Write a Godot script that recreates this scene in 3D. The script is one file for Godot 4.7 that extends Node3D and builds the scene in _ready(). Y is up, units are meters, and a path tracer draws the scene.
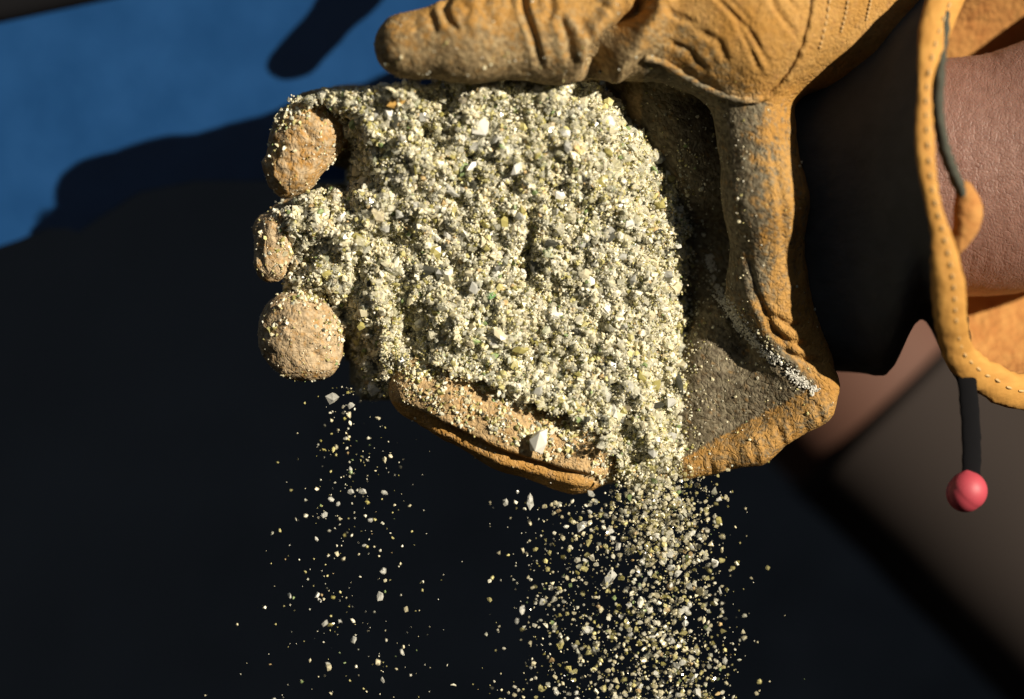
extends Node3D
# One unit of the working coordinates is 0.3 mm: x to the right, y DOWN, z towards the viewer; w() turns them into metres.
const U := 0.0003
const CX := 512.0
const CY := 349.5

var rng := RandomNumberGenerator.new()
var used := {}
var n_a := FastNoiseLite.new()
var n_b := FastNoiseLite.new()
var n_c := FastNoiseLite.new()

func w(p: Vector3) -> Vector3:
	return Vector3(p.x - CX, CY - p.y, p.z) * U

func numbered(called: String) -> String:
	var k: int = used.get(called, 0)
	used[called] = k + 1
	return called if k == 0 else "%s_%03d" % [called, k]

func tag(o: Node, label: String, category: String, group := "", kind := "") -> void:
	if label: o.set_meta("label", label)
	if category: o.set_meta("category", category)
	if group: o.set_meta("group", group)
	if kind: o.set_meta("kind", kind)

func thing(called: String, label: String, category: String, at := Vector3.ZERO, group := "") -> Node3D:
	var o := Node3D.new()
	o.name = numbered(called)
	add_child(o)
	o.position = at
	tag(o, label, category, group)
	return o

func part(called: String, mesh: Mesh, m: Material, parent: Node3D) -> MeshInstance3D:
	var o := MeshInstance3D.new()
	o.name = called
	o.mesh = mesh
	o.material_override = m
	parent.add_child(o, true)
	if parent != self:
		var off := Vector3.ZERO
		var q: Node3D = parent
		while q and q != self:
			off += q.position
			q = q.get_parent() as Node3D
		o.position = -off
	return o

# ---------------------------------------------------------------- materials
func noise_image(size: int, freq: float, seed_: int, kind := FastNoiseLite.TYPE_SIMPLEX_SMOOTH, oct := 4) -> Image:
	var n := FastNoiseLite.new()
	n.seed = seed_
	n.noise_type = kind
	n.frequency = freq
	n.fractal_octaves = oct
	return n.get_seamless_image(size, size)

# fine creases of worn leather: thin dark valleys at two scales over a soft grain
func wrinkle_image() -> Image:
	var a := noise_image(512, 0.011, 61, FastNoiseLite.TYPE_SIMPLEX_SMOOTH, 2)
	var b := noise_image(512, 0.028, 67, FastNoiseLite.TYPE_SIMPLEX_SMOOTH, 2)
	var c := noise_image(512, 0.07, 71, FastNoiseLite.TYPE_SIMPLEX_SMOOTH, 3)
	var out := Image.create(512, 512, false, Image.FORMAT_RGB8)
	for y in 512:
		for x in 512:
			var u := absf(a.get_pixel(x, y).r - 0.5) * 2.0
			var v := absf(b.get_pixel(x, y).r - 0.5) * 2.0
			var h := 0.30 * smoothstep(0.0, 0.10, u) + 0.24 * smoothstep(0.0, 0.22, v) + 0.46 * c.get_pixel(x, y).r
			out.set_pixel(x, y, Color(h, h, h))
	return out

func mat(c: Color, rough: float) -> StandardMaterial3D:
	var m := StandardMaterial3D.new()
	m.albedo_color = c.linear_to_srgb()
	m.roughness = rough
	return m

func relief(m: StandardMaterial3D, img: Image, per_metre: float, depth_cm: float) -> void:
	m.uv1_triplanar = true
	m.uv1_world_triplanar = true
	m.uv1_scale = Vector3.ONE * per_metre
	m.heightmap_enabled = true
	m.heightmap_texture = ImageTexture.create_from_image(img)
	m.heightmap_scale = depth_cm

func tinted(m: StandardMaterial3D, img: Image, lo: Color, hi: Color) -> void:
	var out := Image.create(img.get_width(), img.get_height(), false, Image.FORMAT_RGB8)
	for y in img.get_height():
		for x in img.get_width():
			out.set_pixel(x, y, lo.lerp(hi, img.get_pixel(x, y).r).linear_to_srgb())
	m.albedo_texture = ImageTexture.create_from_image(out)

# ---------------------------------------------------------------- blended round cones -> one skin
class Blend:
	var a := PackedVector3Array()
	var b := PackedVector3Array()
	var ra := PackedFloat32Array()
	var rb := PackedFloat32Array()
	var kk := PackedFloat32Array()
	func chain(k: float, pts: Array) -> void:
		for i in pts.size() - 1:
			var p: Array = pts[i]
			var q: Array = pts[i + 1]
			a.append(Vector3(p[0], p[1], p[2])); ra.append(p[3])
			b.append(Vector3(q[0], q[1], q[2])); rb.append(q[3])
			kk.append(k)
	func prim(i: int, p: Vector3) -> float:
		var ab := b[i] - a[i]
		var h := clampf((p - a[i]).dot(ab) / ab.length_squared(), 0.0, 1.0)
		return (p - a[i] - ab * h).length() - lerpf(ra[i], rb[i], h)
	func field(p: Vector3, list: PackedInt32Array) -> float:
		var d := 1e4
		for i in list:
			var e := prim(i, p)
			var k := kk[i]
			var t := absf(d - e)
			if t < k:
				var q := k - t
				d = minf(d, e) - q * q / (4.0 * k)
			else:
				d = minf(d, e)
		return d
	func everything() -> PackedInt32Array:
		return PackedInt32Array(range(a.size()))
	func near(c: Vector3, r: float) -> PackedInt32Array:
		var ds := PackedFloat32Array()
		var least := 1e9
		for i in a.size():
			var e := prim(i, c)
			ds.append(e)
			least = minf(least, e)
		var out := PackedInt32Array()
		for i in a.size():
			if ds[i] < least + 2.0 * r + kk[i] + 30.0:
				out.append(i)
		return out
	# z of the skin seen from +z at x, y
	func top(x: float, y: float, from := 260.0) -> float:
		var z := from
		var l := everything()
		for i in 60:
			var d := field(Vector3(x, y, z), l)
			if d < 0.4:
				return z
			z -= d * 0.8
			if z < -220.0:
				return -220.0
		return z
	# surface nets: [vertices, indices]
	func nets(lo: Vector3, hi: Vector3, cell: float) -> Array:
		const B := 7
		var nx := int(ceil((hi.x - lo.x) / cell / B)) * B
		var ny := int(ceil((hi.y - lo.y) / cell / B)) * B
		var nz := int(ceil((hi.z - lo.z) / cell / B)) * B
		var sx := 1
		var sy := nx + 1
		var sz := (nx + 1) * (ny + 1)
		var f := PackedFloat32Array()
		f.resize(sz * (nz + 1))
		f.fill(1e5)
		var half := cell * B * 0.5
		var r := half * 1.7321
		var blocks: Array[Vector3i] = []
		for bz in nz / B:
			for by in ny / B:
				for bx in nx / B:
					var c := lo + Vector3(bx, by, bz) * cell * B + Vector3.ONE * half
					var list := near(c, r)
					var d := field(c, list)
					if absf(d) > r + 4.0:
						continue
					blocks.append(Vector3i(bx, by, bz) * B)
					for k in B + 1:
						for j in B + 1:
							for i in B + 1:
								var n := (bx * B + i) + (by * B + j) * sy + (bz * B + k) * sz
								if f[n] > 9e4:
									f[n] = field(lo + Vector3(bx * B + i, by * B + j, bz * B + k) * cell, list)
		var vid := {}
		var vs := PackedVector3Array()
		var co := [0, sx, sy, sx + sy, sz, sx + sz, sy + sz, sx + sy + sz]
		var cp: Array[Vector3] = [Vector3(0,0,0), Vector3(1,0,0), Vector3(0,1,0), Vector3(1,1,0), Vector3(0,0,1), Vector3(1,0,1), Vector3(0,1,1), Vector3(1,1,1)]
		var edges := [[0,1],[2,3],[4,5],[6,7],[0,2],[1,3],[4,6],[5,7],[0,4],[1,5],[2,6],[3,7]]
		for o in blocks:
			for k in B:
				for j in B:
					for i in B:
						var n := (o.x + i) + (o.y + j) * sy + (o.z + k) * sz
						var m := 0
						for c in 8:
							if f[n + co[c]] < 0.0:
								m |= 1 << c
						if m == 0 or m == 255:
							continue
						var s := Vector3.ZERO
						var cnt := 0
						for e in edges:
							var p: int = e[0]
							var q: int = e[1]
							if ((m >> p) & 1) != ((m >> q) & 1):
								var u: float = f[n + co[p]]
								var v: float = f[n + co[q]]
								s += cp[p].lerp(cp[q], u / (u - v))
								cnt += 1
						vid[n] = vs.size()
						vs.append(lo + (Vector3(o.x + i, o.y + j, o.z + k) + s / cnt) * cell)
		var idx := PackedInt32Array()
		var axes := [[sx, sy, sz], [sy, sz, sx], [sz, sx, sy]]
		for n in vid:
			var inside: bool = f[n] < 0.0
			for ax in axes:
				var far: bool = f[n + ax[0]] < 0.0
				if inside == far:
					continue
				var q1: int = ax[1]
				var q2: int = ax[2]
				if not (vid.has(n - q1) and vid.has(n - q2) and vid.has(n - q1 - q2)):
					continue
				var v0: int = vid[n]
				var v1: int = vid[n - q1]
				var v2: int = vid[n - q1 - q2]
				var v3: int = vid[n - q2]
				if inside:
					idx.append_array([v0, v1, v2, v0, v2, v3])
				else:
					idx.append_array([v0, v2, v1, v0, v3, v2])
		return [vs, idx]

func normals_of(vs: PackedVector3Array, idx: PackedInt32Array) -> PackedVector3Array:
	var ns := PackedVector3Array()
	ns.resize(vs.size())
	for t in range(0, idx.size(), 3):
		var i := idx[t]
		var j := idx[t + 1]
		var k := idx[t + 2]
		var fn := (vs[j] - vs[i]).cross(vs[k] - vs[i])
		ns[i] += fn
		ns[j] += fn
		ns[k] += fn
	for i in ns.size():
		ns[i] = ns[i].normalized()
	return ns

# vertices in working units (y down) -> mesh in metres
func committed(vs: PackedVector3Array, idx: PackedInt32Array, cols := PackedColorArray(), flat := false) -> ArrayMesh:
	var ps := PackedVector3Array()
	ps.resize(vs.size())
	for i in vs.size():
		ps[i] = w(vs[i])
	var arr := []
	arr.resize(Mesh.ARRAY_MAX)
	var ns := normals_of(ps, idx)
	# Godot: clockwise front faces, so the outward normal is minus the cross product
	for i in ns.size():
		ns[i] = -ns[i]
	arr[Mesh.ARRAY_VERTEX] = ps
	arr[Mesh.ARRAY_NORMAL] = ns
	arr[Mesh.ARRAY_INDEX] = idx
	if cols.size() == vs.size():
		arr[Mesh.ARRAY_COLOR] = cols
	var m := ArrayMesh.new()
	m.add_surface_from_arrays(Mesh.PRIMITIVE_TRIANGLES, arr)
	return m

# ---------------------------------------------------------------- tubes along a path, in working units
func tube(path: Array, radii: Array, sides := 14, flat_z := 1.0, closed := false, wob := 0.0) -> Array:
	var vs := PackedVector3Array()
	var idx := PackedInt32Array()
	var n := path.size()
	var up := Vector3(0.13, 0.2, 1).normalized()
	for i in n:
		var p: Vector3 = path[i]
		var q: Vector3 = path[(i + 1) % n] if closed or i < n - 1 else path[i]
		var o: Vector3 = path[(i - 1 + n) % n] if closed or i > 0 else path[i]
		var t := (q - o).normalized()
		var s := t.cross(up).normalized()
		var u2 := s.cross(t).normalized()
		var r: float = radii[i % radii.size()]
		for k in sides:
			var an := TAU * k / sides
			var d := s * cos(an) + u2 * sin(an) * flat_z
			var rr := r
			if wob > 0.0:
				rr += n_b.get_noise_3dv((p + d * r) * 2.2) * wob
			vs.append(p + d * rr)
	var rings := n if closed else n - 1
	for i in rings:
		for k in sides:
			var a := i * sides + k
			var b := i * sides + (k + 1) % sides
			var c := ((i + 1) % n) * sides + k
			var d := ((i + 1) % n) * sides + (k + 1) % sides
			idx.append_array([a, b, c, b, d, c])
	if not closed:
		for e in [0, n - 1]:
			var c0 := vs.size()
			vs.append(path[e])
			for k in sides:
				var a: int = e * sides + k
				var b: int = e * sides + (k + 1) % sides
				if e == 0:
					idx.append_array([c0, b, a])
				else:
					idx.append_array([c0, a, b])
	return [vs, idx]

func smooth_path(pts: Array, steps: int, closed := false) -> Array:
	var out := []
	var n := pts.size()
	var segs := n if closed else n - 1
	for i in segs:
		var p0: Vector3 = pts[(i - 1 + n) % n] if closed or i > 0 else pts[0]
		var p1: Vector3 = pts[i]
		var p2: Vector3 = pts[(i + 1) % n]
		var p3: Vector3 = pts[(i + 2) % n] if closed or i + 2 < n else pts[n - 1]
		for k in steps:
			out.append(p1.cubic_interpolate(p2, p0, p3, float(k) / steps))
	if not closed:
		out.append(pts[n - 1])
	return out

func joined(list: Array) -> Array:
	var vs := PackedVector3Array()
	var idx := PackedInt32Array()
	for g in list:
		var o := vs.size()
		vs.append_array(g[0])
		for i in g[1]:
			idx.append(i + o)
	return [vs, idx]

# ---------------------------------------------------------------- glove skin: creases and dust
# [points x,y ... , half width, depth (minus = ridge)]
var creases := [
	[[452, 6, 446, 18, 450, 32, 466, 47], 3.2, 4.5], [[462, 10, 470, 22, 464, 34, 472, 50], 3.0, 2.6], [[430, 20, 436, 34, 438, 46], 3.0, 2.6], [[416, 28, 420, 44], 3.5, 1.6],
	[[490, 0, 484, 16, 494, 34], 3.5, 2.2], [[508, 2, 514, 22], 3.0, 2.2],
	[[521, -6, 524, 22, 533, 48, 540, 76], 3.2, 7.0], [[548, -8, 550, 20, 546, 34], 3.5, 4.0], [[557, 26, 566, 46, 570, 74], 4.0, 6.0], [[578, 30, 586, 50, 584, 74], 3.6, 4.0], [[560, 2, 580, 12, 596, 10], 3.0, 2.5],
	[[640, -12, 636, 14, 618, 40, 602, 60, 584, 92], 9.0, 34.0], [[604, 2, 622, 16], 2.6, 2.5], [[596, 16, 612, 28], 2.6, 2.5],
	[[690, -6, 712, 12, 740, 40, 764, 78], 2.4, 2.6], [[702, -4, 726, 16, 748, 40], 2.0, 1.8], [[755, -4, 768, 22, 786, 44], 2.6, 3.0], [[770, -4, 780, 12, 792, 22], 2.2, 2.2], [[724, 24, 742, 58, 756, 86], 2.2, 2.0],
	[[655, 10, 668, 26, 690, 34], 3.0, 2.6], [[664, 52, 684, 60, 700, 78], 3.0, 2.4], [[690, 40, 712, 52, 722, 74], 3.0, 2.2],
	[[266, 152, 284, 150, 302, 152, 326, 150], 2.2, 2.2], [[270, 132, 292, 128], 3.0, 1.8], [[272, 172, 296, 176], 3.0, 1.4],
	[[276, 128, 269, 150, 274, 178, 288, 196], 2.0, 2.4], [[300, 120, 312, 140, 322, 146], 2.2, 2.0], [[282, 162, 300, 168, 314, 164], 2.0, 1.8],
	[[266, 232, 262, 252, 268, 276], 2.0, 2.6], [[280, 222, 278, 244], 2.2, 2.2],
	[[284, 318, 297, 334, 300, 352], 2.2, 1.6], [[306, 326, 318, 338, 334, 342], 2.2, 1.3], [[316, 350, 326, 364], 2.4, 1.6],
	[[396, 402, 440, 424, 500, 453, 560, 471, 606, 480], 3.4, 6.0],
	[[760, 312, 786, 326, 800, 326], 2.8, 3.2], [[764, 330, 790, 344, 808, 346], 2.8, 3.4], [[772, 348, 800, 360, 822, 362], 2.8, 3.0], [[752, 290, 764, 318, 790, 358], 3.0, 3.0], [[742, 250, 752, 300, 774, 344], 3.0, 2.4],
	[[712, 288, 738, 326, 770, 360, 806, 388], 3.6, 4.0],
	[[786, 180, 792, 240, 796, 290], 2.6, 1.8], [[765, 150, 776, 210, 780, 270], 3.0, 1.6],
]
func crease_at(x: float, y: float) -> float:
	var p := Vector2(x, y)
	var out := 0.0
	for c in creases_fast:
		var box: Rect2 = c[0]
		if not box.has_point(p):
			continue
		var pts: PackedVector2Array = c[1]
		var hw: float = c[2]
		var best := 1e9
		var along := 0.0
		for i in pts.size() - 1:
			var q := Geometry2D.get_closest_point_to_segment(p, pts[i], pts[i + 1])
			var d := q.distance_to(p)
			if d < best:
				best = d
				along = (i + q.distance_to(pts[i]) / pts[i].distance_to(pts[i + 1])) / (pts.size() - 1)
		var fade := minf(1.0, minf(along, 1.0 - along) * 5.0 + 0.15)
		var e: float = best / hw
		out += c[3] * fade * (exp(-e * e) - 0.28 * exp(-(e - 2.2) * (e - 2.2)))
	return out
var creases_fast := []
func prepare_creases() -> void:
	# short folds across the rolled lower rim
	for i in 15:
		var t := (i + 0.35 * sin(i * 4.1)) / 14.0
		var x := lerpf(704, 822, t)
		var y := lerpf(470, 404, t) - 9.0 * sin(t * PI) * -0.5
		creases.append([[x - 3 + (i % 3), y - 9, x + 2, y + 3, x + 3 + (i % 2) * 2, y + 14], 1.8 + 0.7 * (i % 2), 0.7 + 0.5 * (i * 7 % 4)])
	for c in creases:
		var pts := PackedVector2Array()
		for i in range(0, c[0].size(), 2):
			pts.append(Vector2(c[0][i], c[0][i + 1]))
		var box := Rect2(pts[0], Vector2.ZERO)
		for p in pts:
			box = box.expand(p)
		creases_fast.append([box.grow(c[1] * 4.0), pts, c[1], c[2]])

var heap_poly := PackedVector2Array([Vector2(296, 100), Vector2(330, 97), Vector2(380, 94), Vector2(440, 86), Vector2(520, 80), Vector2(580, 80), Vector2(626, 98), Vector2(650, 132), Vector2(674, 168), Vector2(688, 210), Vector2(690, 280), Vector2(684, 340), Vector2(692, 400), Vector2(694, 466), Vector2(664, 486), Vector2(618, 478), Vector2(602, 428), Vector2(540, 404), Vector2(470, 376), Vector2(414, 356), Vector2(392, 392), Vector2(360, 392), Vector2(346, 340), Vector2(318, 300), Vector2(290, 288), Vector2(292, 250), Vector2(284, 212), Vector2(312, 192), Vector2(346, 188), Vector2(352, 150), Vector2(346, 118), Vector2(318, 108)])

func edge_distance(p: Vector2) -> float:
	var d := 1e9
	var n := heap_poly.size()
	for i in n:
		d = minf(d, Geometry2D.get_closest_point_to_segment(p, heap_poly[i], heap_poly[(i + 1) % n]).distance_to(p))
	return d if Geometry2D.is_point_in_polygon(p, heap_poly) else -d

# hollows in the heap: x, y, half sizes, turn, depth
var pits := [[338, 160, 15, 30, -0.2, 34], [428, 136, 12, 16, 0, 22], [392, 238, 18, 12, 0.3, 16], [410, 318, 18, 26, 0.4, 20], [372, 350, 14, 26, 0, 24], [362, 270, 12, 22, 0.3, 16], [530, 246, 6, 34, 0.5, 18], [648, 208, 9, 16, 0, 14], [592, 150, 12, 9, 0, 14], [470, 190, 16, 9, 0.2, 10], [445, 110, 16, 8, 0, 12], [664, 400, 12, 30, 0, 18], [600, 330, 8, 12, 0, 10], [545, 130, 9, 14, 0.4, 14]]

func heap_top(x: float, y: float, d: float) -> float:
	var k := clampf(d / 60.0, 0.0, 1.0)
	var base := lerpf(-40.0, 56.0, smoothstep(300.0, 380.0, y) * smoothstep(370.0, 430.0, x) * (1.0 - smoothstep(600.0, 660.0, x)))
	base = lerpf(base, 52.0, (1.0 - smoothstep(100.0, 150.0, y)) * (1.0 - smoothstep(570.0, 630.0, x)))
	base = lerpf(base, 14.0, 1.0 - smoothstep(290.0, 360.0, x))
	var z := lerpf(base, 48.0, sqrt(k * (2.0 - k)))
	z += 34.0 * (1.0 - smoothstep(110.0, 290.0, y)) * (1.0 - smoothstep(560.0, 660.0, x))
	for q in pits:
		var e: float = Vector2((x - q[0]) / q[2], (y - q[1]) / q[3]).rotated(q[4]).length()
		if e < 2.0:
			z -= q[5] * exp(-e * e)
	z += n_a.get_noise_2d(x * 1.0, y * 1.0) * 16.0 + n_b.get_noise_2d(x * 0.9 + 700.0, y * 0.9) * 8.0
	return z

const LEATHER := Color(0.37, 0.192, 0.046)
const LEATHER_PALE := Color(0.46, 0.275, 0.095)
const LEATHER_BROWN := Color(0.26, 0.095, 0.022)
const DUST := Color(0.36, 0.29, 0.165)
const GRIME := Color(0.10, 0.085, 0.055)

# how dirty the leather is at a place: where the sand has been handled
func welt_y(x: float) -> float:
	return 66.0 + clampf((x - 640.0) * 0.4, -20.0, 42.0) - maxf(x - 768.0, 0.0) * 0.2

func dirt_at(p: Vector3) -> float:
	var d := 0.0
	# lower side and tip of the thumb
	if p.x < 660.0 and p.y < 100.0:
		d = maxf(d, clampf((p.y - 6.0) / 70.0, 0.0, 1.0) * 0.72 + 0.22)
		d = maxf(d, clampf((430.0 - p.x) / 60.0, 0.0, 0.55))
	# pad at the root of the thumb, below the bend that runs from 660,0 to 760,100
	var bend := (p.x - 655.0) - (p.y - 0.0) * 1.02
	if p.x >= 630.0 and p.x < 780.0 and p.y < 112.0:
		d = maxf(d, clampf(0.6 - (bend + 14.0) / 26.0, 0.0, 0.5))
	# palm side
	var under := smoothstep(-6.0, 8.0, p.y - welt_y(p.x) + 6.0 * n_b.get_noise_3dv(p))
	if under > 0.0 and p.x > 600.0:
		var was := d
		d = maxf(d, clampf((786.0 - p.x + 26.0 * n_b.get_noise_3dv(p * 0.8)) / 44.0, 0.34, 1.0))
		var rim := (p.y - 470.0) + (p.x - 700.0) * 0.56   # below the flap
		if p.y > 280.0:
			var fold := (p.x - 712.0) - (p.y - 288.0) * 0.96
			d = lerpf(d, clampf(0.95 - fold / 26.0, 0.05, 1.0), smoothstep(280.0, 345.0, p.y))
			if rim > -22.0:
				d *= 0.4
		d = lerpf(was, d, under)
	# fingers
	if p.x < 620.0 and p.y > 92.0:
		d = maxf(d, 0.78)
		if p.x < 350.0 and p.y < 205.0:
			d = clampf((326.0 - p.x - (p.y - 100.0) * 0.75) / 40.0, 0.58, 0.95)
		if p.y > 380.0 and p.x > 380.0:
			var below := p.y - (402.0 + (p.x - 396.0) * 0.40)
			d = 0.85 if below < 0.0 else 0.2
	return d

func leather_color(p: Vector3, crease: float) -> Color:
	var a := n_a.get_noise_3dv(p * 0.8) * 0.5 + 0.5
	var b := n_b.get_noise_3dv(p * 2.0)
	var c := n_c.get_noise_3dv(p * 3.8)
	var col := LEATHER.lerp(LEATHER_PALE, clampf(a * 1.3 - 0.25 + b * 0.4, 0.0, 1.0))
	col = col.lerp(LEATHER_BROWN, clampf((b * 0.6 + c * 0.8 - 0.18) * 1.2, 0.0, 0.6))
	var dirt := dirt_at(p)
	# stains with a grain of their own
	var m := smoothstep(-0.25, 0.35, dirt * 1.1 - 0.55 + c * 0.6 + b * 0.5)
	var kind := smoothstep(-0.25, 0.25, n_c.get_noise_3dv(p * 2.1 + Vector3(90, 40, 7)) + 0.15 * b)
	var dust := DUST
	var grime := GRIME
	var cover := 0.78
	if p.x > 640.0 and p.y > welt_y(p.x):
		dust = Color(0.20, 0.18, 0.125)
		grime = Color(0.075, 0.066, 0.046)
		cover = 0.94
	elif p.y > 96.0:
		dust = Color(0.50, 0.40, 0.26) if p.x < 380.0 else Color(0.53, 0.38, 0.20)
		kind = clampf(kind + 0.45, 0.0, 1.0)
		cover = 0.85
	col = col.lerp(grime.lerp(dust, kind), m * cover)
	return col

func glove_mesh(s: Blend, lo: Vector3, hi: Vector3, cell: float) -> Array:
	var g := s.nets(lo, hi, cell)
	var vs: PackedVector3Array = g[0]
	var idx: PackedInt32Array = g[1]
	# vertex order: outward normal from the cross product in the y-down frame has to be found once
	var ns := normals_of(vs, idx)
	var all := s.everything()
	var probe := vs[0]
	var sign_ := 1.0 if s.field(probe + ns[0] * 2.0, all) > s.field(probe - ns[0] * 2.0, all) else -1.0
	var cols := PackedColorArray()
	cols.resize(vs.size())
	for i in vs.size():
		var p := vs[i]
		var n := ns[i] * sign_
		var cr := 0.0
		if n.z > 0.0 and p.z > -90.0:
			cr = crease_at(p.x, p.y) * clampf(n.z * 3.0, 0.0, 1.0)
		var bump := n_b.get_noise_3dv(p * 1.1) * 1.0 + n_a.get_noise_3dv(p * 0.7) * 1.6
		if p.x < 352.0 and p.y > 92.0:
			bump += n_a.get_noise_3dv(p * 1.5 + Vector3(31, 17, 5)) * 4.0 + n_b.get_noise_3dv(p * 1.3) * 0.5
		vs[i] = p + n * (bump - cr)
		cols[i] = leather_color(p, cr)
	if sign_ > 0.0:
		# the mirror y -> -y in w() turns the faces round; the cross product must come out inward there
		pass
	else:
		for t in range(0, idx.size(), 3):
			var h := idx[t + 1]
			idx[t + 1] = idx[t + 2]
			idx[t + 2] = h
	# now cross products point outward in y-down; after the mirror they point inward = clockwise seen from outside
	return [vs, idx, cols]

# ---------------------------------------------------------------- grains
func grain_mesh(seed_: int, rough_: float, stretch: Vector3) -> ArrayMesh:
	var r := RandomNumberGenerator.new()
	r.seed = seed_
	var t := (1.0 + sqrt(5.0)) / 2.0
	var v: Array[Vector3] = [Vector3(-1, t, 0), Vector3(1, t, 0), Vector3(-1, -t, 0), Vector3(1, -t, 0), Vector3(0, -1, t), Vector3(0, 1, t), Vector3(0, -1, -t), Vector3(0, 1, -t), Vector3(t, 0, -1), Vector3(t, 0, 1), Vector3(-t, 0, -1), Vector3(-t, 0, 1)]
	var f := [0,11,5, 0,5,1, 0,1,7, 0,7,10, 0,10,11, 1,5,9, 5,11,4, 11,10,2, 10,7,6, 7,1,8, 3,9,4, 3,4,2, 3,2,6, 3,6,8, 3,8,9, 4,9,5, 2,4,11, 6,2,10, 8,6,7, 9,8,1]
	for i in 12:
		v[i] = v[i].normalized() * r.randf_range(1.0 - rough_, 1.0 + rough_ * 0.6) * stretch
	# two cleavage planes
	for k in 2:
		var n := Vector3(r.randfn(), r.randfn(), r.randfn()).normalized()
		var lim := r.randf_range(0.45, 0.75)
		for i in 12:
			var d := v[i].dot(n)
			if d > lim:
				v[i] -= n * (d - lim)
	var st := SurfaceTool.new()
	st.begin(Mesh.PRIMITIVE_TRIANGLES)
	st.set_smooth_group(-1)
	for i in range(0, f.size(), 3):
		for q in [f[i], f[i + 2], f[i + 1]]:
			st.add_vertex(v[q])
	st.generate_normals()
	return st.commit()

var palette := [
	[Color(0.83, 0.80, 0.64), 0.28], [Color(0.76, 0.70, 0.47), 0.28], [Color(0.58, 0.53, 0.23), 0.18], [Color(0.50, 0.50, 0.40), 0.09],
	[Color(0.32, 0.29, 0.09), 0.085], [Color(0.08, 0.08, 0.06), 0.04], [Color(0.64, 0.47, 0.23), 0.025], [Color(0.27, 0.36, 0.15), 0.02]]
func grain_color(r: RandomNumberGenerator) -> Color:
	var t := r.randf()
	var c: Color = palette[0][0]
	for e in palette:
		t -= e[1]
		if t <= 0.0:
			c = e[0]
			break
	var k := r.randf_range(0.8, 1.15)
	return Color(c.r * k, c.g * k, c.b * k)

func random_basis(r: RandomNumberGenerator) -> Basis:
	return Basis(Quaternion(r.randfn(), r.randfn(), r.randfn(), r.randfn()).normalized())

func scatter(called: String, spots: Array, meshes: Array, m: Material, parent: Node3D) -> void:
	# spots: [position in working units, radius, colour]
	var by := []
	for k in meshes.size():
		by.append([])
	for i in spots.size():
		by[i % meshes.size()].append(spots[i])
	for k in meshes.size():
		var mm := MultiMesh.new()
		mm.transform_format = MultiMesh.TRANSFORM_3D
		mm.use_colors = true
		mm.mesh = meshes[k]
		mm.instance_count = by[k].size()
		for i in by[k].size():
			var s: Array = by[k][i]
			mm.set_instance_transform(i, Transform3D(random_basis(rng).scaled(Vector3.ONE * s[1] * U), w(s[0])))
			mm.set_instance_color(i, s[2])
		var o := MultiMeshInstance3D.new()
		o.name = called
		o.multimesh = mm
		o.material_override = m
		o.set_meta("kind", "stuff")
		parent.add_child(o, true)

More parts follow.
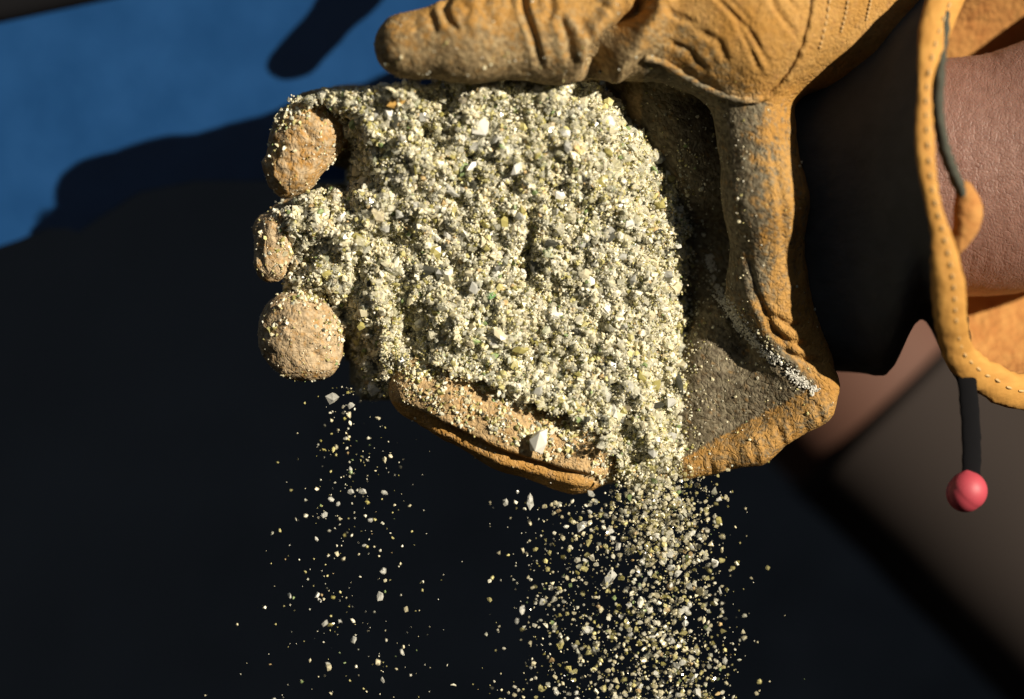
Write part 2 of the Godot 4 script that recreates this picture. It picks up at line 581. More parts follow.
func _ready() -> void:
	rng.seed = 7
	for q in [[n_a, 11, 0.018, 3], [n_b, 23, 0.05, 3], [n_c, 37, 0.09, 3]]:
		q[0].seed = q[1]
		q[0].frequency = q[2]
		q[0].fractal_octaves = q[3]
		q[0].noise_type = FastNoiseLite.TYPE_SIMPLEX_SMOOTH

	# ------------------------------------------------------------ camera, sky, sun, exposure
	var cam := Camera3D.new()
	cam.name = "camera"
	var att := CameraAttributesPhysical.new()
	att.frustum_focal_length = 137.0
	att.frustum_focus_distance = 1.19
	att.exposure_aperture = 3.0
	cam.attributes = att
	cam.position = Vector3(0, 0, 1.2)
	cam.near = 0.05
	cam.far = 30.0
	add_child(cam)
	cam.fov = rad_to_deg(2.0 * atan(349.5 * U / 1.2))
	cam.current = true

	var env := Environment.new()
	env.background_mode = Environment.BG_SKY
	var sm := ProceduralSkyMaterial.new()
	sm.sky_top_color = Color(0.42, 0.45, 0.48)
	sm.sky_horizon_color = Color(0.58, 0.59, 0.60)
	sm.ground_bottom_color = Color(0.10, 0.085, 0.07)
	sm.ground_horizon_color = Color(0.22, 0.20, 0.17)
	sm.sky_curve = 0.15
	var sky := Sky.new()
	sky.sky_material = sm
	env.sky = sky
	env.background_energy_multiplier = 0.32
	env.tonemap_mode = Environment.TONE_MAPPER_LINEAR
	env.tonemap_exposure = 1.65
	env.sdfgi_enabled = true
	env.ssao_enabled = true
	env.ssil_enabled = true
	var we := WorldEnvironment.new()
	we.name = "world"
	we.environment = env
	add_child(we)

	var sun := DirectionalLight3D.new()
	sun.name = "sun"
	sun.light_energy = 1.5
	sun.light_color = Color(1.0, 0.95, 0.87)
	sun.light_angular_distance = 0.5
	sun.shadow_enabled = true
	add_child(sun)
	sun.look_at_from_position(Vector3.ZERO, Vector3(-0.70, -0.262, -0.65), Vector3.UP)

	# ------------------------------------------------------------ materials
	var pebble := noise_image(512, 0.03, 3, FastNoiseLite.TYPE_CELLULAR, 2)
	var soft := noise_image(512, 0.012, 5, FastNoiseLite.TYPE_SIMPLEX_SMOOTH, 5)
	var leather := mat(Color.WHITE, 0.78)
	leather.vertex_color_use_as_albedo = true
	relief(leather, wrinkle_image(), 22.0, 0.075)
	leather.metallic_specular = 0.3
	tinted(leather, noise_image(512, 0.06, 53, FastNoiseLite.TYPE_SIMPLEX_SMOOTH, 5), Color(0.66, 0.66, 0.66), Color(1.22, 1.22, 1.22))
	var suede := mat(LEATHER_PALE, 0.95)
	tinted(suede, soft, Color(0.34, 0.13, 0.03), Color(0.48, 0.25, 0.07))
	suede.albedo_color = Color.WHITE
	relief(suede, pebble, 26.0, 0.06)
	var hem_mat := mat(Color.WHITE, 0.8)
	tinted(hem_mat, soft, Color(0.40, 0.185, 0.034), Color(0.49, 0.26, 0.055))
	relief(hem_mat, soft, 24.0, 0.05)
	var thread := mat(Color(0.50, 0.33, 0.14), 0.8)
	var skin_mat := mat(Color.WHITE, 0.55)
	tinted(skin_mat, noise_image(512, 0.02, 15, FastNoiseLite.TYPE_SIMPLEX_SMOOTH, 5), Color(0.17, 0.086, 0.064), Color(0.27, 0.150, 0.116))
	relief(skin_mat, wrinkle_image(), 26.0, 0.03)
	skin_mat.subsurf_scatter_enabled = true
	skin_mat.subsurf_scatter_strength = 0.15
	var leg_mat := mat(Color.WHITE, 1.0)
	tinted(leg_mat, soft, Color(0.027, 0.022, 0.020), Color(0.038, 0.031, 0.028))
	leg_mat.metallic_specular = 0.0
	var tan_skin := mat(Color.WHITE, 0.8)
	tinted(tan_skin, soft, Color(0.078, 0.031, 0.018), Color(0.105, 0.045, 0.027))
	var blue := mat(Color.WHITE, 0.24)
	var bimg := noise_image(512, 0.008, 29, FastNoiseLite.TYPE_SIMPLEX_SMOOTH, 5)
	tinted(blue, bimg, Color(0.0065, 0.040, 0.124), Color(0.0110, 0.054, 0.158))
	blue.metallic_specular = 0.42
	relief(blue, noise_image(512, 0.06, 31), 9.0, 0.004)
	var shade_backdrop := mat(Color.WHITE, 0.95)
	tinted(shade_backdrop, bimg, Color(0.045, 0.054, 0.068), Color(0.095, 0.112, 0.138))  # shadow of the background put into the colour
	relief(shade_backdrop, soft, 8.0, 0.2)
	var black_rubber := mat(Color(0.008, 0.008, 0.009), 0.95)
	black_rubber.metallic_specular = 0.05

	var shaded_cuff := mat(Color.WHITE, 0.95)
	tinted(shaded_cuff, soft, Color(0.040, 0.043, 0.048), Color(0.060, 0.064, 0.070))  # shade on the outer cuff painted in as this dark colour
	relief(shaded_cuff, soft, 20.0, 0.05)

	prepare_creases()
	build_backdrop(blue, shade_backdrop, black_rubber)
	build_leg(tan_skin, leg_mat)
	build_forearm(skin_mat)
	var s := build_glove(leather, suede, hem_mat, thread, black_rubber, shaded_cuff, mat(Color(0.05, 0.052, 0.038), 0.95))
	build_second_glove(leather)
	build_sand(s)

# ---------------------------------------------------------------- background
func slab(outline: Array, z0: float, z1: float) -> Array:
	var pv := PackedVector2Array()
	for i in range(0, outline.size(), 2):
		pv.append(Vector2(outline[i], outline[i + 1]))
	var tri := Geometry2D.triangulate_polygon(pv)
	var vs := PackedVector3Array()
	var idx := PackedInt32Array()
	var n := pv.size()
	for z in [z1, z0]:
		for p in pv:
			vs.append(Vector3(p.x, p.y, z))
	for t in range(0, tri.size(), 3):
		var a := tri[t]
		var b := tri[t + 1]
		var c := tri[t + 2]
		if (pv[b] - pv[a]).cross(pv[c] - pv[a]) < 0.0:
			var h := b
			b = c
			c = h
		idx.append_array([a, b, c, n + a, n + c, n + b])
	# sides with their own vertices
	var area := 0.0
	for i in n:
		area += pv[i].cross(pv[(i + 1) % n])
	for i in n:
		var j := (i + 1) % n
		var o := vs.size()
		vs.append_array([Vector3(pv[i].x, pv[i].y, z1), Vector3(pv[j].x, pv[j].y, z1), Vector3(pv[i].x, pv[i].y, z0), Vector3(pv[j].x, pv[j].y, z0)])
		if area > 0.0:
			idx.append_array([o, o + 2, o + 1, o + 1, o + 2, o + 3])
		else:
			idx.append_array([o, o + 1, o + 2, o + 1, o + 3, o + 2])
	return [vs, idx]

func build_backdrop(blue: Material, backdrop: Material, rubber: Material) -> void:
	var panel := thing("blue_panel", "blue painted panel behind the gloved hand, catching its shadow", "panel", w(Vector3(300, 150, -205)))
	var g := slab([-160, 20, 0, -14, 120, -40, 260, -70, 760, -70, 760, 176, 270, 172, 180, 172, 120, 184, 76, 212, 56, 226, 44, 222, 22, 222, -6, 234, -60, 252, -160, 262], -216, -204)  # lower edge shaped to the shadow outline, which the dark sheet continues
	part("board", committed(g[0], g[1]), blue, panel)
	var e := tube([Vector3(-170, 19, -206), Vector3(-27, -10, -206), Vector3(95, -36, -206), Vector3(260, -72, -206)], [17.0], 10)
	part("edge_trim", committed(e[0], e[1]), rubber, panel)
	# black cloth added to stand in for the shadowed background, turned away from the sun
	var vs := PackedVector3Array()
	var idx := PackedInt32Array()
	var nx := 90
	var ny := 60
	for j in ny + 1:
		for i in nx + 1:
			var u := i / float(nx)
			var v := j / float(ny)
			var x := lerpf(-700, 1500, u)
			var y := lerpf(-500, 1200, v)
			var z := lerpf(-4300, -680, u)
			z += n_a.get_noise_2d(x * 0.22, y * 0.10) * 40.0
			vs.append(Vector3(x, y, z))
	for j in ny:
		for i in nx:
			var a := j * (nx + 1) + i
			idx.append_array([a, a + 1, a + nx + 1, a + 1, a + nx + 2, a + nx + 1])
	var c := part(numbered("shade_backdrop"), committed(vs, idx), backdrop, self)
	tag(c, "added dark cloth filling the shadowed background behind the falling grains", "backdrop", "", "structure")

func build_leg(skin_mat: Material, cloth_mat: Material) -> void:
	var t := thing("person", "person's leg in brown trousers, out of focus behind the cuff and red bead", "person", w(Vector3(957, 376, -620)))
	var path := smooth_path([Vector3(700, 166, -640), Vector3(855, 328, -630), Vector3(947, 428, -620), Vector3(1182, 670, -620), Vector3(1435, 931, -640)], 12)
	var radii := []
	for i in path.size():
		radii.append(126.0 + 8.0 * exp(-pow((i / float(path.size()) - 0.40) / 0.13, 2.0)))
	var g := tube(path, radii, 40, 0.9)
	part("leg", committed(g[0], g[1]), skin_mat, t)
	var cut := int(path.size() * 0.485)
	for i in path.size():
		radii[i] += 6.0 + 3.0 * n_a.get_noise_1d(i * 9.0)
	g = tube(path.slice(cut), radii.slice(cut), 40, 0.9)
	part("trouser_leg", committed(g[0], g[1]), cloth_mat, t)

func build_forearm(skin_mat: Material) -> void:
	var t := thing("person", "person's bare weathered forearm in the opening of the glove's cuff", "person", w(Vector3(1000, 170, -40)))
	var path := smooth_path([Vector3(860, 190, -40), Vector3(940, 178, -35), Vector3(1040, 164, -30), Vector3(1180, 96, -20), Vector3(1400, -90, 0)], 24)
	var radii := []
	for i in path.size():
		radii.append(118.0 + 10.0 * i / path.size())
	var g := tube(path, radii, 72, 0.86, false, 1.0)
	part("forearm", committed(g[0], g[1]), skin_mat, t)

# ---------------------------------------------------------------- glove
func build_glove(leather: Material, suede: Material, hem_mat: Material, thread: Material, black: Material, dark: Material, grey: Material) -> Blend:
	var s := Blend.new()
	# palm
	s.chain(30, [[810, 170, -45, 60], [440, 128, -108, 46]])
	s.chain(30, [[810, 215, -60, 60], [420, 205, -125, 44]])
	s.chain(30, [[810, 270, -60, 60], [425, 290, -125, 44]])
	s.chain(30, [[800, 330, -50, 50], [640, 420, -50, 42]])
	# heel: ridge of the thumb side, flap, rolled rim
	s.chain(22, [[750, 112, 46, 40], [762, 200, 56, 38], [766, 290, 26, 36], [797, 366, 12, 36]])
	s.chain(14, [[788, 378, 4, 34], [716, 402, -24, 42]])
	s.chain(14, [[728, 325, -26, 40], [702, 418, -28, 44]])
	s.chain(12, [[820, 386, 26, 18], [812, 405, 24, 18], [755, 444, 12, 19], [688, 462, -2, 18]])
	# thumb and its root
	s.chain(16, [[411, 54, 105, 33], [470, 47, 108, 40], [555, 40, 95, 47], [618, 26, 72, 53]])
	s.chain(26, [[618, 26, 72, 53], [735, 18, 52, 84], [850, 0, 4, 90]])
	# web between thumb and palm
	s.chain(20, [[655, 80, -20, 44], [706, 180, -30, 44]])
	# wrist
	s.chain(30, [[840, 160, -58, 84], [900, 170, -60, 80]])
	s.chain(30, [[840, 260, -58, 80], [900, 240, -60, 78]])
	# fingers
	s.chain(8, [[440, 128, -108, 46], [345, 122, -95, 42], [318, 122, -20, 34]])
	s.chain(13, [[330, 116, 14, 25], [308, 138, 30, 33], [293, 170, 36, 28]])
	s.chain(8, [[420, 205, -125, 44], [322, 222, -108, 40], [294, 226, -20, 28], [279, 236, 16, 24], [273, 266, 26, 17]])
	s.chain(8, [[425, 290, -125, 44], [332, 308, -100, 42], [312, 324, -40, 38]])
	s.chain(11, [[326, 330, 10, 20], [318, 357, 18, 23]])
	s.chain(11, [[308, 306, 4, 24], [298, 330, 18, 36], [294, 346, 20, 31]])
	s.chain(8, [[640, 430, -40, 42], [575, 452, 4, 40], [510, 432, 16, 38], [455, 406, 18, 33], [420, 388, 10, 31]])

	var t := thing("leather_glove", "worn tan leather work glove cupping a heap of sand, thumb on top", "glove", w(Vector3(760, 240, -60)))
	var t0 := Time.get_ticks_msec()
	var g := glove_mesh(s, Vector3(236, -110, -190), Vector3(1010, 512, 170), 2.7)
	print("glove ", Time.get_ticks_msec() - t0, " ms, ", g[0].size(), " vertices")
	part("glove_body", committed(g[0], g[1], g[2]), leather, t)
	glove_verts = g[0]

	# welt along the root of the thumb
	var wp := []
	for q in [[640, 66], [660, 71], [690, 88], [718, 101], [745, 106], [768, 98], [787, 76], [799, 46], [806, 10], [808, -20]]:
		wp.append(Vector3(q[0], q[1], s.top(q[0], q[1]) + 0.5))
	wp = smooth_path(wp, 8)
	var rr := []
	for i in wp.size():
		rr.append(3.6 + 0.6 * sin(i * 1.7))
	var welt := tube(wp, rr, 10, 1.0, false, 1.6)
	var wc := PackedColorArray()
	for p in welt[0]:
		wc.append(leather_color(p, 0.0))
	part("seam_welt", committed(welt[0], welt[1], wc), leather, t)
	# two rows of stitches beside it
	for row in [[[812, 56], [818, 28], [823, -6]], [[833, 40], [838, 18], [841, -6]], [[858, 28], [862, 10], [864, -6]]]:
		var pts := []
		for q in row:
			pts.append(Vector3(q[0], q[1], 0))
		pts = smooth_path(pts, 10)
		var list := []
		for i in range(0, pts.size() - 1, 2):
			var p: Vector3 = pts[i]
			var q: Vector3 = pts[i].lerp(pts[i + 1], 1.25)
			p.z = s.top(p.x, p.y) + 0.2
			q.z = s.top(q.x, q.y) + 0.2
			var mid := (p + q) / 2.0 + Vector3(0, 0, 0.9)
			list.append(tube([p, mid, q], [0.9, 1.3, 0.9], 6))
		var j := joined(list)
		part("stitching", committed(j[0], j[1]), thread, t)

	# cuff: from the wrist out to the hem, a shell with two sides
	var start := []
	var hem := []
	var ring := [[966, -32, 70], [928, 18, 130], [910, 74, 172], [905, 130, 188], [909, 188, 188], [921, 238, 182], [930, 284, 168], [936, 326, 142], [950, 360, 104], [988, 386, 62], [1045, 398, 6], [1110, 376, -70], [1150, 290, -150], [1150, 170, -176], [1110, 60, -150], [1070, -20, -80], [1020, -48, -10]]
	for q in ring:
		hem.append(Vector3(q[0], q[1], q[2]))
	hem = smooth_path(hem, 8, true)
	var n := hem.size()
	for i in n:
		var h: Vector3 = hem[i]
		var c := Vector3(1005, 175, 0)
		var an := atan2((h.y - c.y) / 220.0, (h.z - c.z) / 190.0)
		start.append(Vector3(790, 206 + sin(an) * 160.0, -40 + cos(an) * 84.0))
	var rings := 22
	var vs := PackedVector3Array()
	var idx := PackedInt32Array()
	var mid := Vector3(930, 190, -20)
	for side in 2:
		for r in rings + 1:
			var u := r / float(rings)
			for i in n:
				var p: Vector3 = start[i].lerp(hem[i], u)
				p.z = lerpf(start[i].z, hem[i].z, pow(u, 1.5))
				var bulge := 0.0
				# the lower side is gathered in above the drawstring
				p.y -= 66.0 * exp(-pow((p.x - 924.0) / 24.0, 2.0)) * smoothstep(215.0, 330.0, p.y) * (1.0 - pow(u, 9.0))
				var out := (p - Vector3(p.x, 190, -10)).normalized()
				p += out * (bulge + n_a.get_noise_3dv(p * 0.8) * 5.0)
				if side == 1:
					p -= out * 7.0
				vs.append(p)
	var m := (rings + 1) * n
	for r in rings:
		for i in n:
			var a := r * n + i
			var b := r * n + (i + 1) % n
			idx.append_array([a, a + n, b, b, a + n, b + n])
	var idx2 := PackedInt32Array()
	for q in range(0, idx.size(), 3):
		idx2.append_array([idx[q], idx[q + 2], idx[q + 1]])
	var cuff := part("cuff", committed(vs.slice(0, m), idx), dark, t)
	part("lining", committed(vs.slice(m, 2 * m), idx2), suede, cuff)
	var hp := []
	for i in n:
		var p: Vector3 = hem[i]
		var out := (p - Vector3(p.x, 190, -10)).normalized()
		hp.append(p + out * (n_a.get_noise_3dv(p * 0.8) * 5.0 - 3.0))
	var hr := []
	for p in hp:
		hr.append(8.0 + 8.5 * (1.0 - smoothstep(20.0, 110.0, p.y)) + 9.0 * smoothstep(180.0, 340.0, p.y) + 1.5 * sin(p.y * 0.05))
	var hg := tube(hp, hr, 20, 0.55, true, 2.0)
	var hs := []
	for i in range(4, 84):
		if i % 2 == 0:
			continue
		var p: Vector3 = hp[i]
		var q: Vector3 = hp[i].lerp(hp[i + 1], 0.8)
		var lift := Vector3(hr[i] * 0.25, 0, hr[i] * 0.55 + 0.4)
		hs.append(tube([p + lift, (p + q) / 2.0 + lift + Vector3(0, 0, 1.0), q + lift], [0.9, 1.4, 0.9], 6))
	var hj := joined(hs)
	part("hem", committed(hg[0], hg[1]), hem_mat, cuff)
	part("stitching", committed(hj[0], hj[1]), thread, cuff)

	# turned edge of the lining, and a folded tab of leather, just inside the hem
	var le := smooth_path([Vector3(930, 26, 132), Vector3(922, 78, 160), Vector3(920, 122, 168), Vector3(928, 162, 166), Vector3(942, 194, 156), Vector3(950, 216, 146)], 8)
	var lg := tube(le, [5.0, 5.6, 5.2, 6.0], 12, 1.8, false, 2.0)
	part("lining_edge", committed(lg[0], lg[1]), grey, cuff)
	var tb := smooth_path([Vector3(944, 188, 148), Vector3(950, 208, 152), Vector3(949, 230, 150), Vector3(938, 256, 146)], 8)
	var tr := []
	for i in tb.size():
		tr.append(5.0 + 9.5 * sin(PI * i / (tb.size() - 1.0)))
	var tg := tube(tb, tr, 12, 1.0, false, 2.0)
	part("leather_tab", committed(tg[0], tg[1]), suede, cuff)

	# drawstring with a red bead
	var sp := smooth_path([Vector3(948, 318, 96), Vector3(954, 360, 92), Vector3(960, 410, 86), Vector3(962, 450, 84), Vector3(961, 480, 82)], 8)
	var sg := tube(sp, [9.6, 9.9, 9.4, 9.2, 9.5], 14, 0.35, false, 0.8)
	var strap := part("drawstring", committed(sg[0], sg[1]), black, t)
	var bead := mat(Color(0.40, 0.050, 0.070), 0.55)
	var bs := Blend.new()
	bs.chain(10, [[956, 490, 83, 19.0], [958, 488, 84, 19.5]])
	bs.chain(5, [[957, 478, 86, 6], [957, 471, 86, 2.5]])
	var bg := bs.nets(Vector3(925, 455, 50), Vector3(985, 520, 115), 1.8)
	var bi: PackedInt32Array = bg[1]
	var bn := normals_of(bg[0], bi)
	if bn[0].dot(bg[0][0] - Vector3(957, 489, 83)) < 0.0:
		for q in range(0, bi.size(), 3):
			var h := bi[q + 1]
			bi[q + 1] = bi[q + 2]
			bi[q + 2] = h
	part("bead", committed(bg[0], bi), bead, strap).set_meta("label", "round red bead at the end of the black drawstring")
	return s

var glove_verts := PackedVector3Array()

func build_second_glove(leather: Material) -> void:
	var s := Blend.new()
	s.chain(10, [[458, -20, -42, 20], [504, -78, -50, 21], [560, -140, -66, 27]])
	s.chain(14, [[560, -140, -66, 27], [660, -220, -90, 44]])
	s.chain(14, [[612, -140, -60, 26], [690, -210, -80, 48]])
	var t := thing("leather_glove", "second dusty glove above the thumb, only a fingertip in view", "glove", w(Vector3(660, -220, -90)))
	var g := glove_mesh(s, Vector3(415, -290, -160), Vector3(760, 14, 10), 3.2)
	part("glove_body", committed(g[0], g[1], g[2]), leather, t)

# ---------------------------------------------------------------- sand
func build_sand(s: Blend) -> void:
	var shapes := []
	for i in 9:
		shapes.append(grain_mesh(100 + i, 0.5, Vector3(rng.randf_range(0.9, 1.5), rng.randf_range(0.7, 1.15), rng.randf_range(0.55, 0.95))))
	var stone := mat(Color.WHITE, 0.38)
	stone.vertex_color_use_as_albedo = true
	stone.backlight_enabled = true
	stone.backlight = Color(0.55, 0.55, 0.52)
	var clear := StandardMaterial3D.new()
	clear.albedo_color = Color(1, 1, 1, 0.42)
	clear.vertex_color_use_as_albedo = true
	clear.transparency = BaseMaterial3D.TRANSPARENCY_ALPHA
	clear.roughness = 0.1
	clear.metallic_specular = 0.7
	var sand_base := mat(Color.WHITE, 0.95)
	tinted(sand_base, noise_image(512, 0.05, 41), Color(0.30, 0.27, 0.16), Color(0.62, 0.57, 0.38))
	relief(sand_base, noise_image(512, 0.06, 43), 20.0, 0.2)

	var heap := thing("sand_heap", "heap of coarse glittering cream and olive sand cupped in the glove", "sand", w(Vector3(520, 280, -50)))
	heap.set_meta("kind", "stuff")
	# packed bed under the loose grains
	var step := 5.0
	var gx := 88
	var gy := 84
	var x0 := 272.0
	var y0 := 76.0
	var vs := PackedVector3Array()
	var idx := PackedInt32Array()
	var dist := PackedFloat32Array()
	for j in gy + 1:
		for i in gx + 1:
			var x := x0 + i * step
			var y := y0 + j * step
			var d := edge_distance(Vector2(x, y))
			d += n_b.get_noise_2d(x * 0.8 + 900.0, y * 0.8) * 11.0 if absf(d) < 30.0 else 0.0
			dist.append(d)
			vs.append(Vector3(x, y, (heap_top(x, y, d) - 5.0) if d > 0.0 else -60.0 + maxf(d, -20.0)))
	for j in gy:
		for i in gx:
			var a := j * (gx + 1) + i
			var b := a + gx + 1
			if maxf(maxf(dist[a], dist[a + 1]), maxf(dist[b], dist[b + 1])) > -4.0:
				idx.append_array([a, a + 1, b, a + 1, b + 1, b])
	part("packed_bed", committed(vs, idx), sand_base, heap)

	var opaque := []
	var glassy := []
	var big := []
	var tries := 0
	while opaque.size() + glassy.size() < 27000 and tries < 110000:
		tries += 1
		var x := rng.randf_range(278, 700)
		var y := rng.randf_range(82, 492)
		var i := int((x - x0) / step)
		var j := int((y - y0) / step)
		var a := clampi(j, 0, gy - 1) * (gx + 1) + clampi(i, 0, gx - 1)
		var d := lerpf(lerpf(dist[a], dist[a + 1], (x - x0) / step - i), lerpf(dist[a + gx + 1], dist[a + gx + 2], (x - x0) / step - i), (y - y0) / step - j)
		if d < -3.0 + rng.randf() * 5.0:
			continue
		var r := 1.3 + 3.4 * pow(rng.randf(), 2.1)
		if rng.randf() < 0.05:
			r += rng.randf_range(1.0, 3.0)
		var z := heap_top(x, y, maxf(d, 0.0)) + rng.randf_range(-3.5, 3.0) - r * 0.2
		var sp := [Vector3(x, y, z), r, grain_color(rng)]
		# patches of whiter sand
		var white := n_a.get_noise_2d(x * 0.7 + 55.0, y * 0.7) * 0.8 + 0.55 * exp(-pow((x - 606.0) / 62.0, 2.0) - pow((y - 280.0) / 80.0, 2.0)) + 0.3 * exp(-pow((x - 480.0) / 90.0, 2.0) - pow((y - 340.0) / 50.0, 2.0))
		if rng.randf() < white:
			sp[2] = (sp[2] as Color).lerp(Color(0.84, 0.81, 0.68), 0.6)
		if rng.randf() < 0.46:
			sp[2] = (sp[2] as Color).lerp(Color(0.88, 0.87, 0.72), 0.5)
			glassy.append(sp)
		else:
			opaque.append(sp)
	# fines between the grains
	tries = 0
	while tries < 42000:
		tries += 1
		var x := rng.randf_range(278, 700)
		var y := rng.randf_range(82, 492)
		var i := int((x - x0) / step)
		var j := int((y - y0) / step)
		var d := dist[clampi(j, 0, gy - 1) * (gx + 1) + clampi(i, 0, gx - 1)]
		if d < -3.0 or n_b.get_noise_2d(x * 0.7 + 300.0, y * 0.7) < rng.randfn() * 0.2 - 0.1:
			continue
		opaque.append([Vector3(x, y, heap_top(x, y, maxf(d, 0.0)) + rng.randf_range(-2.0, 5.0)), rng.randf_range(0.7, 1.5), grain_color(rng)])
	# sand caked on the little finger down to its seam
	tries = 0
	while tries < 6500:
		tries += 1
		var x := rng.randf_range(392, 622)
		var seam := 402.0 + (x - 396.0) * 0.40
		var y := seam - 2.0 - 70.0 * pow(rng.randf(), 0.8)
		if n_b.get_noise_2d(x * 0.8, y * 0.8) * 1.1 + 0.22 < rng.randf() * smoothstep(seam - 62.0, seam - 6.0, y) * 0.9:
			continue
		var z := s.top(x, y, 90.0)
		if z < -40.0:
			continue
		var r := rng.randf_range(0.5, 1.4) if rng.randf() < 0.8 else rng.randf_range(1.6, 3.4)
		opaque.append([Vector3(x, y, z + r * 0.3), r, grain_color(rng)])
	# sand lying on the other fingers
	tries = 0
	while tries < 3400:
		tries += 1
		var x := rng.randf_range(258, 352)
		var y := rng.randf_range(94, 350)
		var want := 0.0
		if y < 200.0:
			want = smoothstep(24.0, -12.0, y - 104.0 - absf(x - 320.0) * 0.55)
		elif y < 290.0:
			want = smoothstep(268.0, 292.0, x + 8.0 * n_b.get_noise_2d(x, y))
		else:
			want = maxf(smoothstep(316.0, 298.0, y), smoothstep(322.0, 346.0, x))
		if n_b.get_noise_2d(x * 0.9 + 40.0, y * 0.9) * 0.9 + want * 1.1 < 0.14 + rng.randf() * 0.6:
			continue
		var z := s.top(x, y, 90.0)
		if z < -40.0:
			continue
		var r := rng.randf_range(0.6, 1.6) if rng.randf() < 0.7 else rng.randf_range(1.6, 3.6)
		opaque.append([Vector3(x, y, z + r * 0.3), r, grain_color(rng)])
	scatter("loose_grains", opaque, shapes, stone, heap)
	scatter("clear_grains", glassy, shapes.slice(0, 3), clear, heap)

	# grains that cling to the leather near the sand
	var cling := []
	var k := 0
	while cling.size() < 6500 and k < 150000:
		k += 1
		var p := glove_verts[rng.randi() % glove_verts.size()]
		if p.z < -70.0:
			continue
		var want := dirt_at(p)
		if p.x > 360.0 and p.x < 640.0 and p.y > 340.0:
			var below := p.y - (402.0 + (p.x - 396.0) * 0.40)
			want = 2.6 * smoothstep(-2.0, -30.0, below) + 0.10
		elif p.y < 110.0 and p.x > 370.0:
			want *= 0.22
		elif p.x < 360.0:
			want = want * 1.2 + 1.6 * smoothstep(300.0, 345.0, p.x)
		else:
			var fold := absf((p.x - 712.0) - (p.y - 288.0) * 0.96)
			want = want * 0.42 if not (fold < 7.0 and p.y > 255.0 and p.y < 395.0) else 4.0
		if p.x > 676.0 and p.x < 724.0 and p.y > 140.0 and p.y < 460.0:
			want = maxf(want, 3.2 * smoothstep(724.0, 684.0, p.x))
		if n_b.get_noise_3dv(p * 1.3) < rng.randf_range(-0.25, 0.25) and want < 3.0:
			continue
		if rng.randf() * 2.6 > want:
			continue
		cling.append([p + Vector3(rng.randf_range(-1, 1), rng.randf_range(-1, 1), 0.2), rng.randf_range(0.4, 1.3) if rng.randf() < 0.9 else rng.randf_range(1.3, 2.6), grain_color(rng)])
	# a line of grit in the fold across the heel of the palm
	var line := smooth_path([Vector3(709, 256, 0), Vector3(722, 298, 0), Vector3(742, 330, 0), Vector3(772, 360, 0), Vector3(812, 391, 0)], 40)
	for i in 1500:
		var q: Vector3 = line[rng.randi() % line.size()]
		var x := q.x + rng.randfn() * 2.6
		var y := q.y + rng.randfn() * 2.6
		if n_b.get_noise_2d(x * 0.8, y * 0.8) < rng.randf_range(-0.5, 0.15):
			continue
		cling.append([Vector3(x, y, s.top(x, y, 120.0) + 0.6), rng.randf_range(0.5, 1.7), Color(0.72, 0.70, 0.62) * rng.randf_range(0.7, 1.05)])
	var dustg := thing("clinging_grit", "fine pale grit sticking to the palm and fingers of the glove", "grit", w(Vector3(600, 300, 0)))
	dustg.set_meta("kind", "stuff")
	scatter("grit", cling, shapes.slice(0, 4), stone, dustg)

	# falling sand: fine part
	var fall := []
	var fallc := []
	for i in 3600:
		var t := pow(rng.randf(), 0.9)
		var y := lerpf(462, 730, t)
		var x: float
		var q := rng.randf()
		if q < 0.48:
			x = 672.0 + rng.randfn() * (20.0 + 10.0 * t)
		elif q < 0.88:
			x = clampf(590.0 + 14.0 * t + rng.randfn() * 44.0, 490.0, 705.0)
			if y < 482.0: y += 24.0
		elif q < 0.93:
			x = 700.0 + absf(rng.randfn()) * 24.0
		else:
			x = 620.0 + rng.randfn() * 70.0
		if x < 610.0 and y < 500.0:
			continue
		var r := 0.6 + 3.0 * pow(rng.randf(), 2.8)
		var sp := [Vector3(x, y, 18.0 + rng.randfn() * 16.0), r, grain_color(rng)]
		if rng.randf() < 0.74: fallc.append(sp)
		else: fall.append(sp)
	for i in 900:
		var y := lerpf(462, 560, pow(rng.randf(), 1.3))
		var x := 656.0 + rng.randfn() * 22.0
		var sp := [Vector3(x, y, 16.0 + rng.randfn() * 14.0), 0.6 + 3.2 * pow(rng.randf(), 2.4), grain_color(rng)]
		if rng.randf() < 0.6: fallc.append(sp)
		else: fall.append(sp)
	for i in 420:
		var t := rng.randf()
		var y := lerpf(386, 720, t)
		var x := 352.0 + rng.randfn() * (18.0 + 44.0 * t)
		var r := 0.5 + 2.0 * pow(rng.randf(), 3.0)
		fall.append([Vector3(x, y, 12.0 + rng.randfn() * 14.0), r, grain_color(rng)])
	var falling := thing("falling_sand", "fine sand pouring down out of the glove in two streams", "sand", w(Vector3(600, 580, 15)))
	falling.set_meta("kind", "stuff")
	scatter("loose_grains", fall, shapes, stone, falling)
	scatter("clear_grains", fallc, shapes.slice(0, 3), clear, falling)
	for o in [heap, dustg, falling]:
		for c in o.get_children():
			if c is MultiMeshInstance3D:
				c.position = -o.position
	build_single_grains(shapes, dist, x0, y0, gx, step)

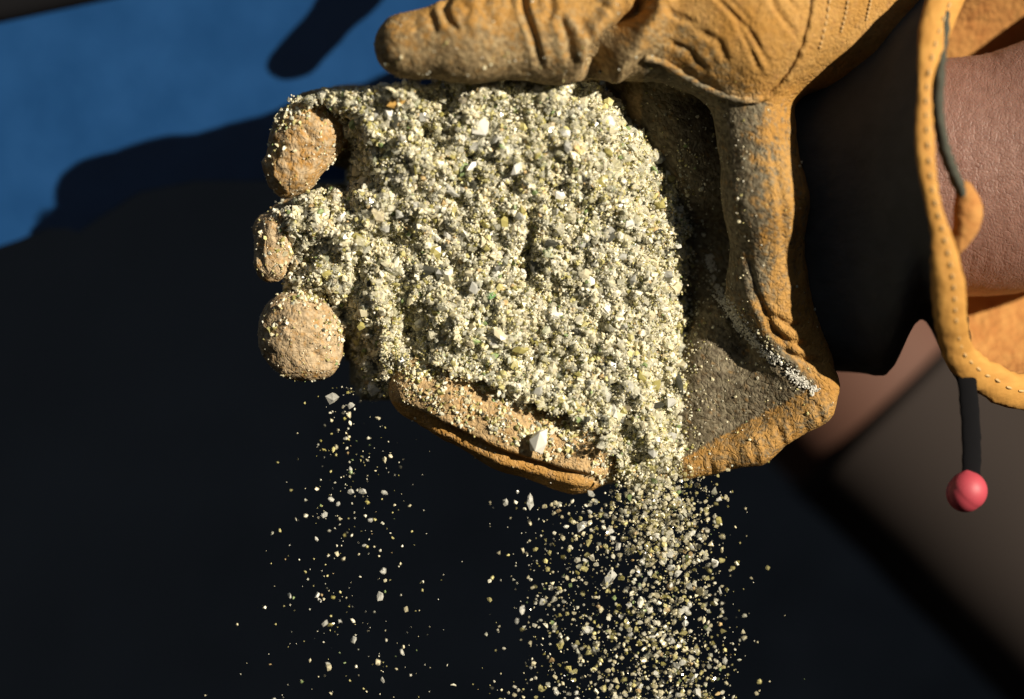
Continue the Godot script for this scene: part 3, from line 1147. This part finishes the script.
func build_single_grains(shapes: Array, dist: PackedFloat32Array, x0: float, y0: float, gx: int, step: float) -> void:
	var kinds := {
		"white": [Color(0.74, 0.73, 0.66), "white"], "cream": [Color(0.60, 0.55, 0.38), "cream"], "olive": [Color(0.36, 0.32, 0.11), "olive yellow"],
		"grey": [Color(0.42, 0.42, 0.38), "grey"], "dark": [Color(0.07, 0.07, 0.055), "dark"], "green": [Color(0.16, 0.32, 0.12), "green"], "amber": [Color(0.60, 0.36, 0.10), "amber"]}
	var mats := {}
	for k in kinds:
		var m := mat(kinds[k][0], 0.3)
		m.backlight_enabled = true
		m.backlight = Color(0.5, 0.5, 0.45)
		mats[k] = m
	var gl := StandardMaterial3D.new()
	gl.albedo_color = Color(0.92, 0.92, 0.88, 0.42)
	gl.transparency = BaseMaterial3D.TRANSPARENCY_ALPHA
	gl.roughness = 0.08
	gl.metallic_specular = 0.8
	mats["clear"] = gl
	kinds["clear"] = [Color.WHITE, "clear glassy"]
	# the ones that can be told apart: x, y, kind, half sizes, turn, label
	var own := [
		[482, 132, "white", Vector3(9, 13, 8), 0.5, "largest white pebble on the heap, just under the thumb"],
		[343, 220, "white", Vector3(8, 7, 6), 0.2, "bright white grain beside the second fingertip"],
		[448, 237, "white", Vector3(5, 7, 5), 0.1, "small oval white grain standing out on the upper heap"],
		[537, 440, "white", Vector3(11, 24, 10), -0.25, "tall pale crystal shard standing on the little finger"],
		[495, 342, "white", Vector3(10, 8, 8), 0.4, "broad pale grain low on the middle of the heap"],
		[519, 350, "olive", Vector3(9, 7, 7), 0.0, "dark olive grain next to the broad pale grain"],
		[490, 297, "green", Vector3(7, 4, 5), 0.2, "bright green grain in the heap"],
		[654, 386, "olive", Vector3(8, 7, 7), 0.8, "olive yellow grain where the heap starts to spill"],
		[400, 108, "amber", Vector3(7, 6, 6), 0.3, "amber grain on the top edge of the heap"],
		[608, 240, "dark", Vector3(7, 5, 5), 0.3, "blackish grain on the right flank of the heap"],
	]
	var lst := []
	for q in own:
		var i := int((q[0] - x0) / step)
		var j := int((q[1] - y0) / step)
		var d: float = dist[j * (gx + 1) + i]
		var z: float = heap_top(q[0], q[1], maxf(d, 0.0)) + q[3].z * 0.45
		if q[1] > 430: z = 62.0
		lst.append([Vector3(q[0], q[1], z), q[2], q[3], Basis(Vector3(0, 0, 1), q[4]) * Basis(Vector3(1, 0, 0), 0.2), q[5], ""])
	var air := [
		[333, 398, "clear", Vector3(7, 9, 6), "clear shard falling just below the third fingertip"],
		[608, 578, "grey", Vector3(13, 9, 8), "largest grey grain in the falling stream"],
		[714, 562, "white", Vector3(5, 11, 5), "long pale splinter on the outer side of the falling stream"],
		[582, 524, "clear", Vector3(10, 8, 7), "large clear grain falling under the little finger's tip seam"],
		[530, 499, "clear", Vector3(9, 6, 6), "clear grain falling right under the little finger"],
		[640, 600, "white", Vector3(7, 6, 5), "bright white grain amid the falling stream"],
	]
	for q in air:
		lst.append([Vector3(q[0], q[1], 24.0), q[2], q[3], random_basis(rng), q[4], ""])
	var odds := ["white", "white", "cream", "cream", "clear", "grey", "olive", "grey", "cream", "olive", "dark", "white"]
	var n := 0
	while n < 130:
		var x := rng.randf_range(300, 690)
		var y := rng.randf_range(95, 470)
		var i := int((x - x0) / step)
		var j := int((y - y0) / step)
		var d: float = dist[j * (gx + 1) + i]
		if d < 6.0:
			continue
		var k: String = odds[rng.randi() % odds.size()]
		var r := rng.randf_range(5.0, 8.5)
		lst.append([Vector3(x, y, heap_top(x, y, d) + r * 0.2), k, Vector3(r, r, r), random_basis(rng), "%s grain of sand lying on the heap in the glove" % kinds[k][1], "larger %s grains on the heap" % kinds[k][1]])
		n += 1
	n = 0
	odds = ["grey", "white", "clear", "clear", "cream", "olive", "grey", "clear", "cream", "clear"]
	while n < 150:
		var left := n % 4 == 0
		var t := rng.randf()
		var y := lerpf(400, 705, t) if left else lerpf(490, 710, t)
		var x := 355.0 + rng.randfn() * (18.0 + 26.0 * t) if left else (rng.randf_range(505, 690) if n % 4 == 1 else 664.0 + rng.randfn() * 28.0)
		var r := rng.randf_range(2.6, 4.4) if left else rng.randf_range(2.8, 5.4)
		var k: String = odds[rng.randi() % odds.size()]
		lst.append([Vector3(x, y, 18.0 + rng.randfn() * 14.0), k, Vector3(r, r, r), random_basis(rng), "%s grain falling in the %s stream under the glove" % [kinds[k][1], "thin" if left else "thick"], "%s grains falling in the %s stream" % [kinds[k][1], "thin" if left else "thick"]])
		n += 1
	for i in lst.size():
		var q: Array = lst[i]
		var o := MeshInstance3D.new()
		o.name = numbered("sand_grain")
		o.mesh = shapes[i % shapes.size()]
		o.material_override = mats[q[1]]
		o.transform = Transform3D((q[3] as Basis) * Basis.from_scale(q[2] * U), w(q[0]))
		add_child(o)
		tag(o, q[4], "grain", q[5])
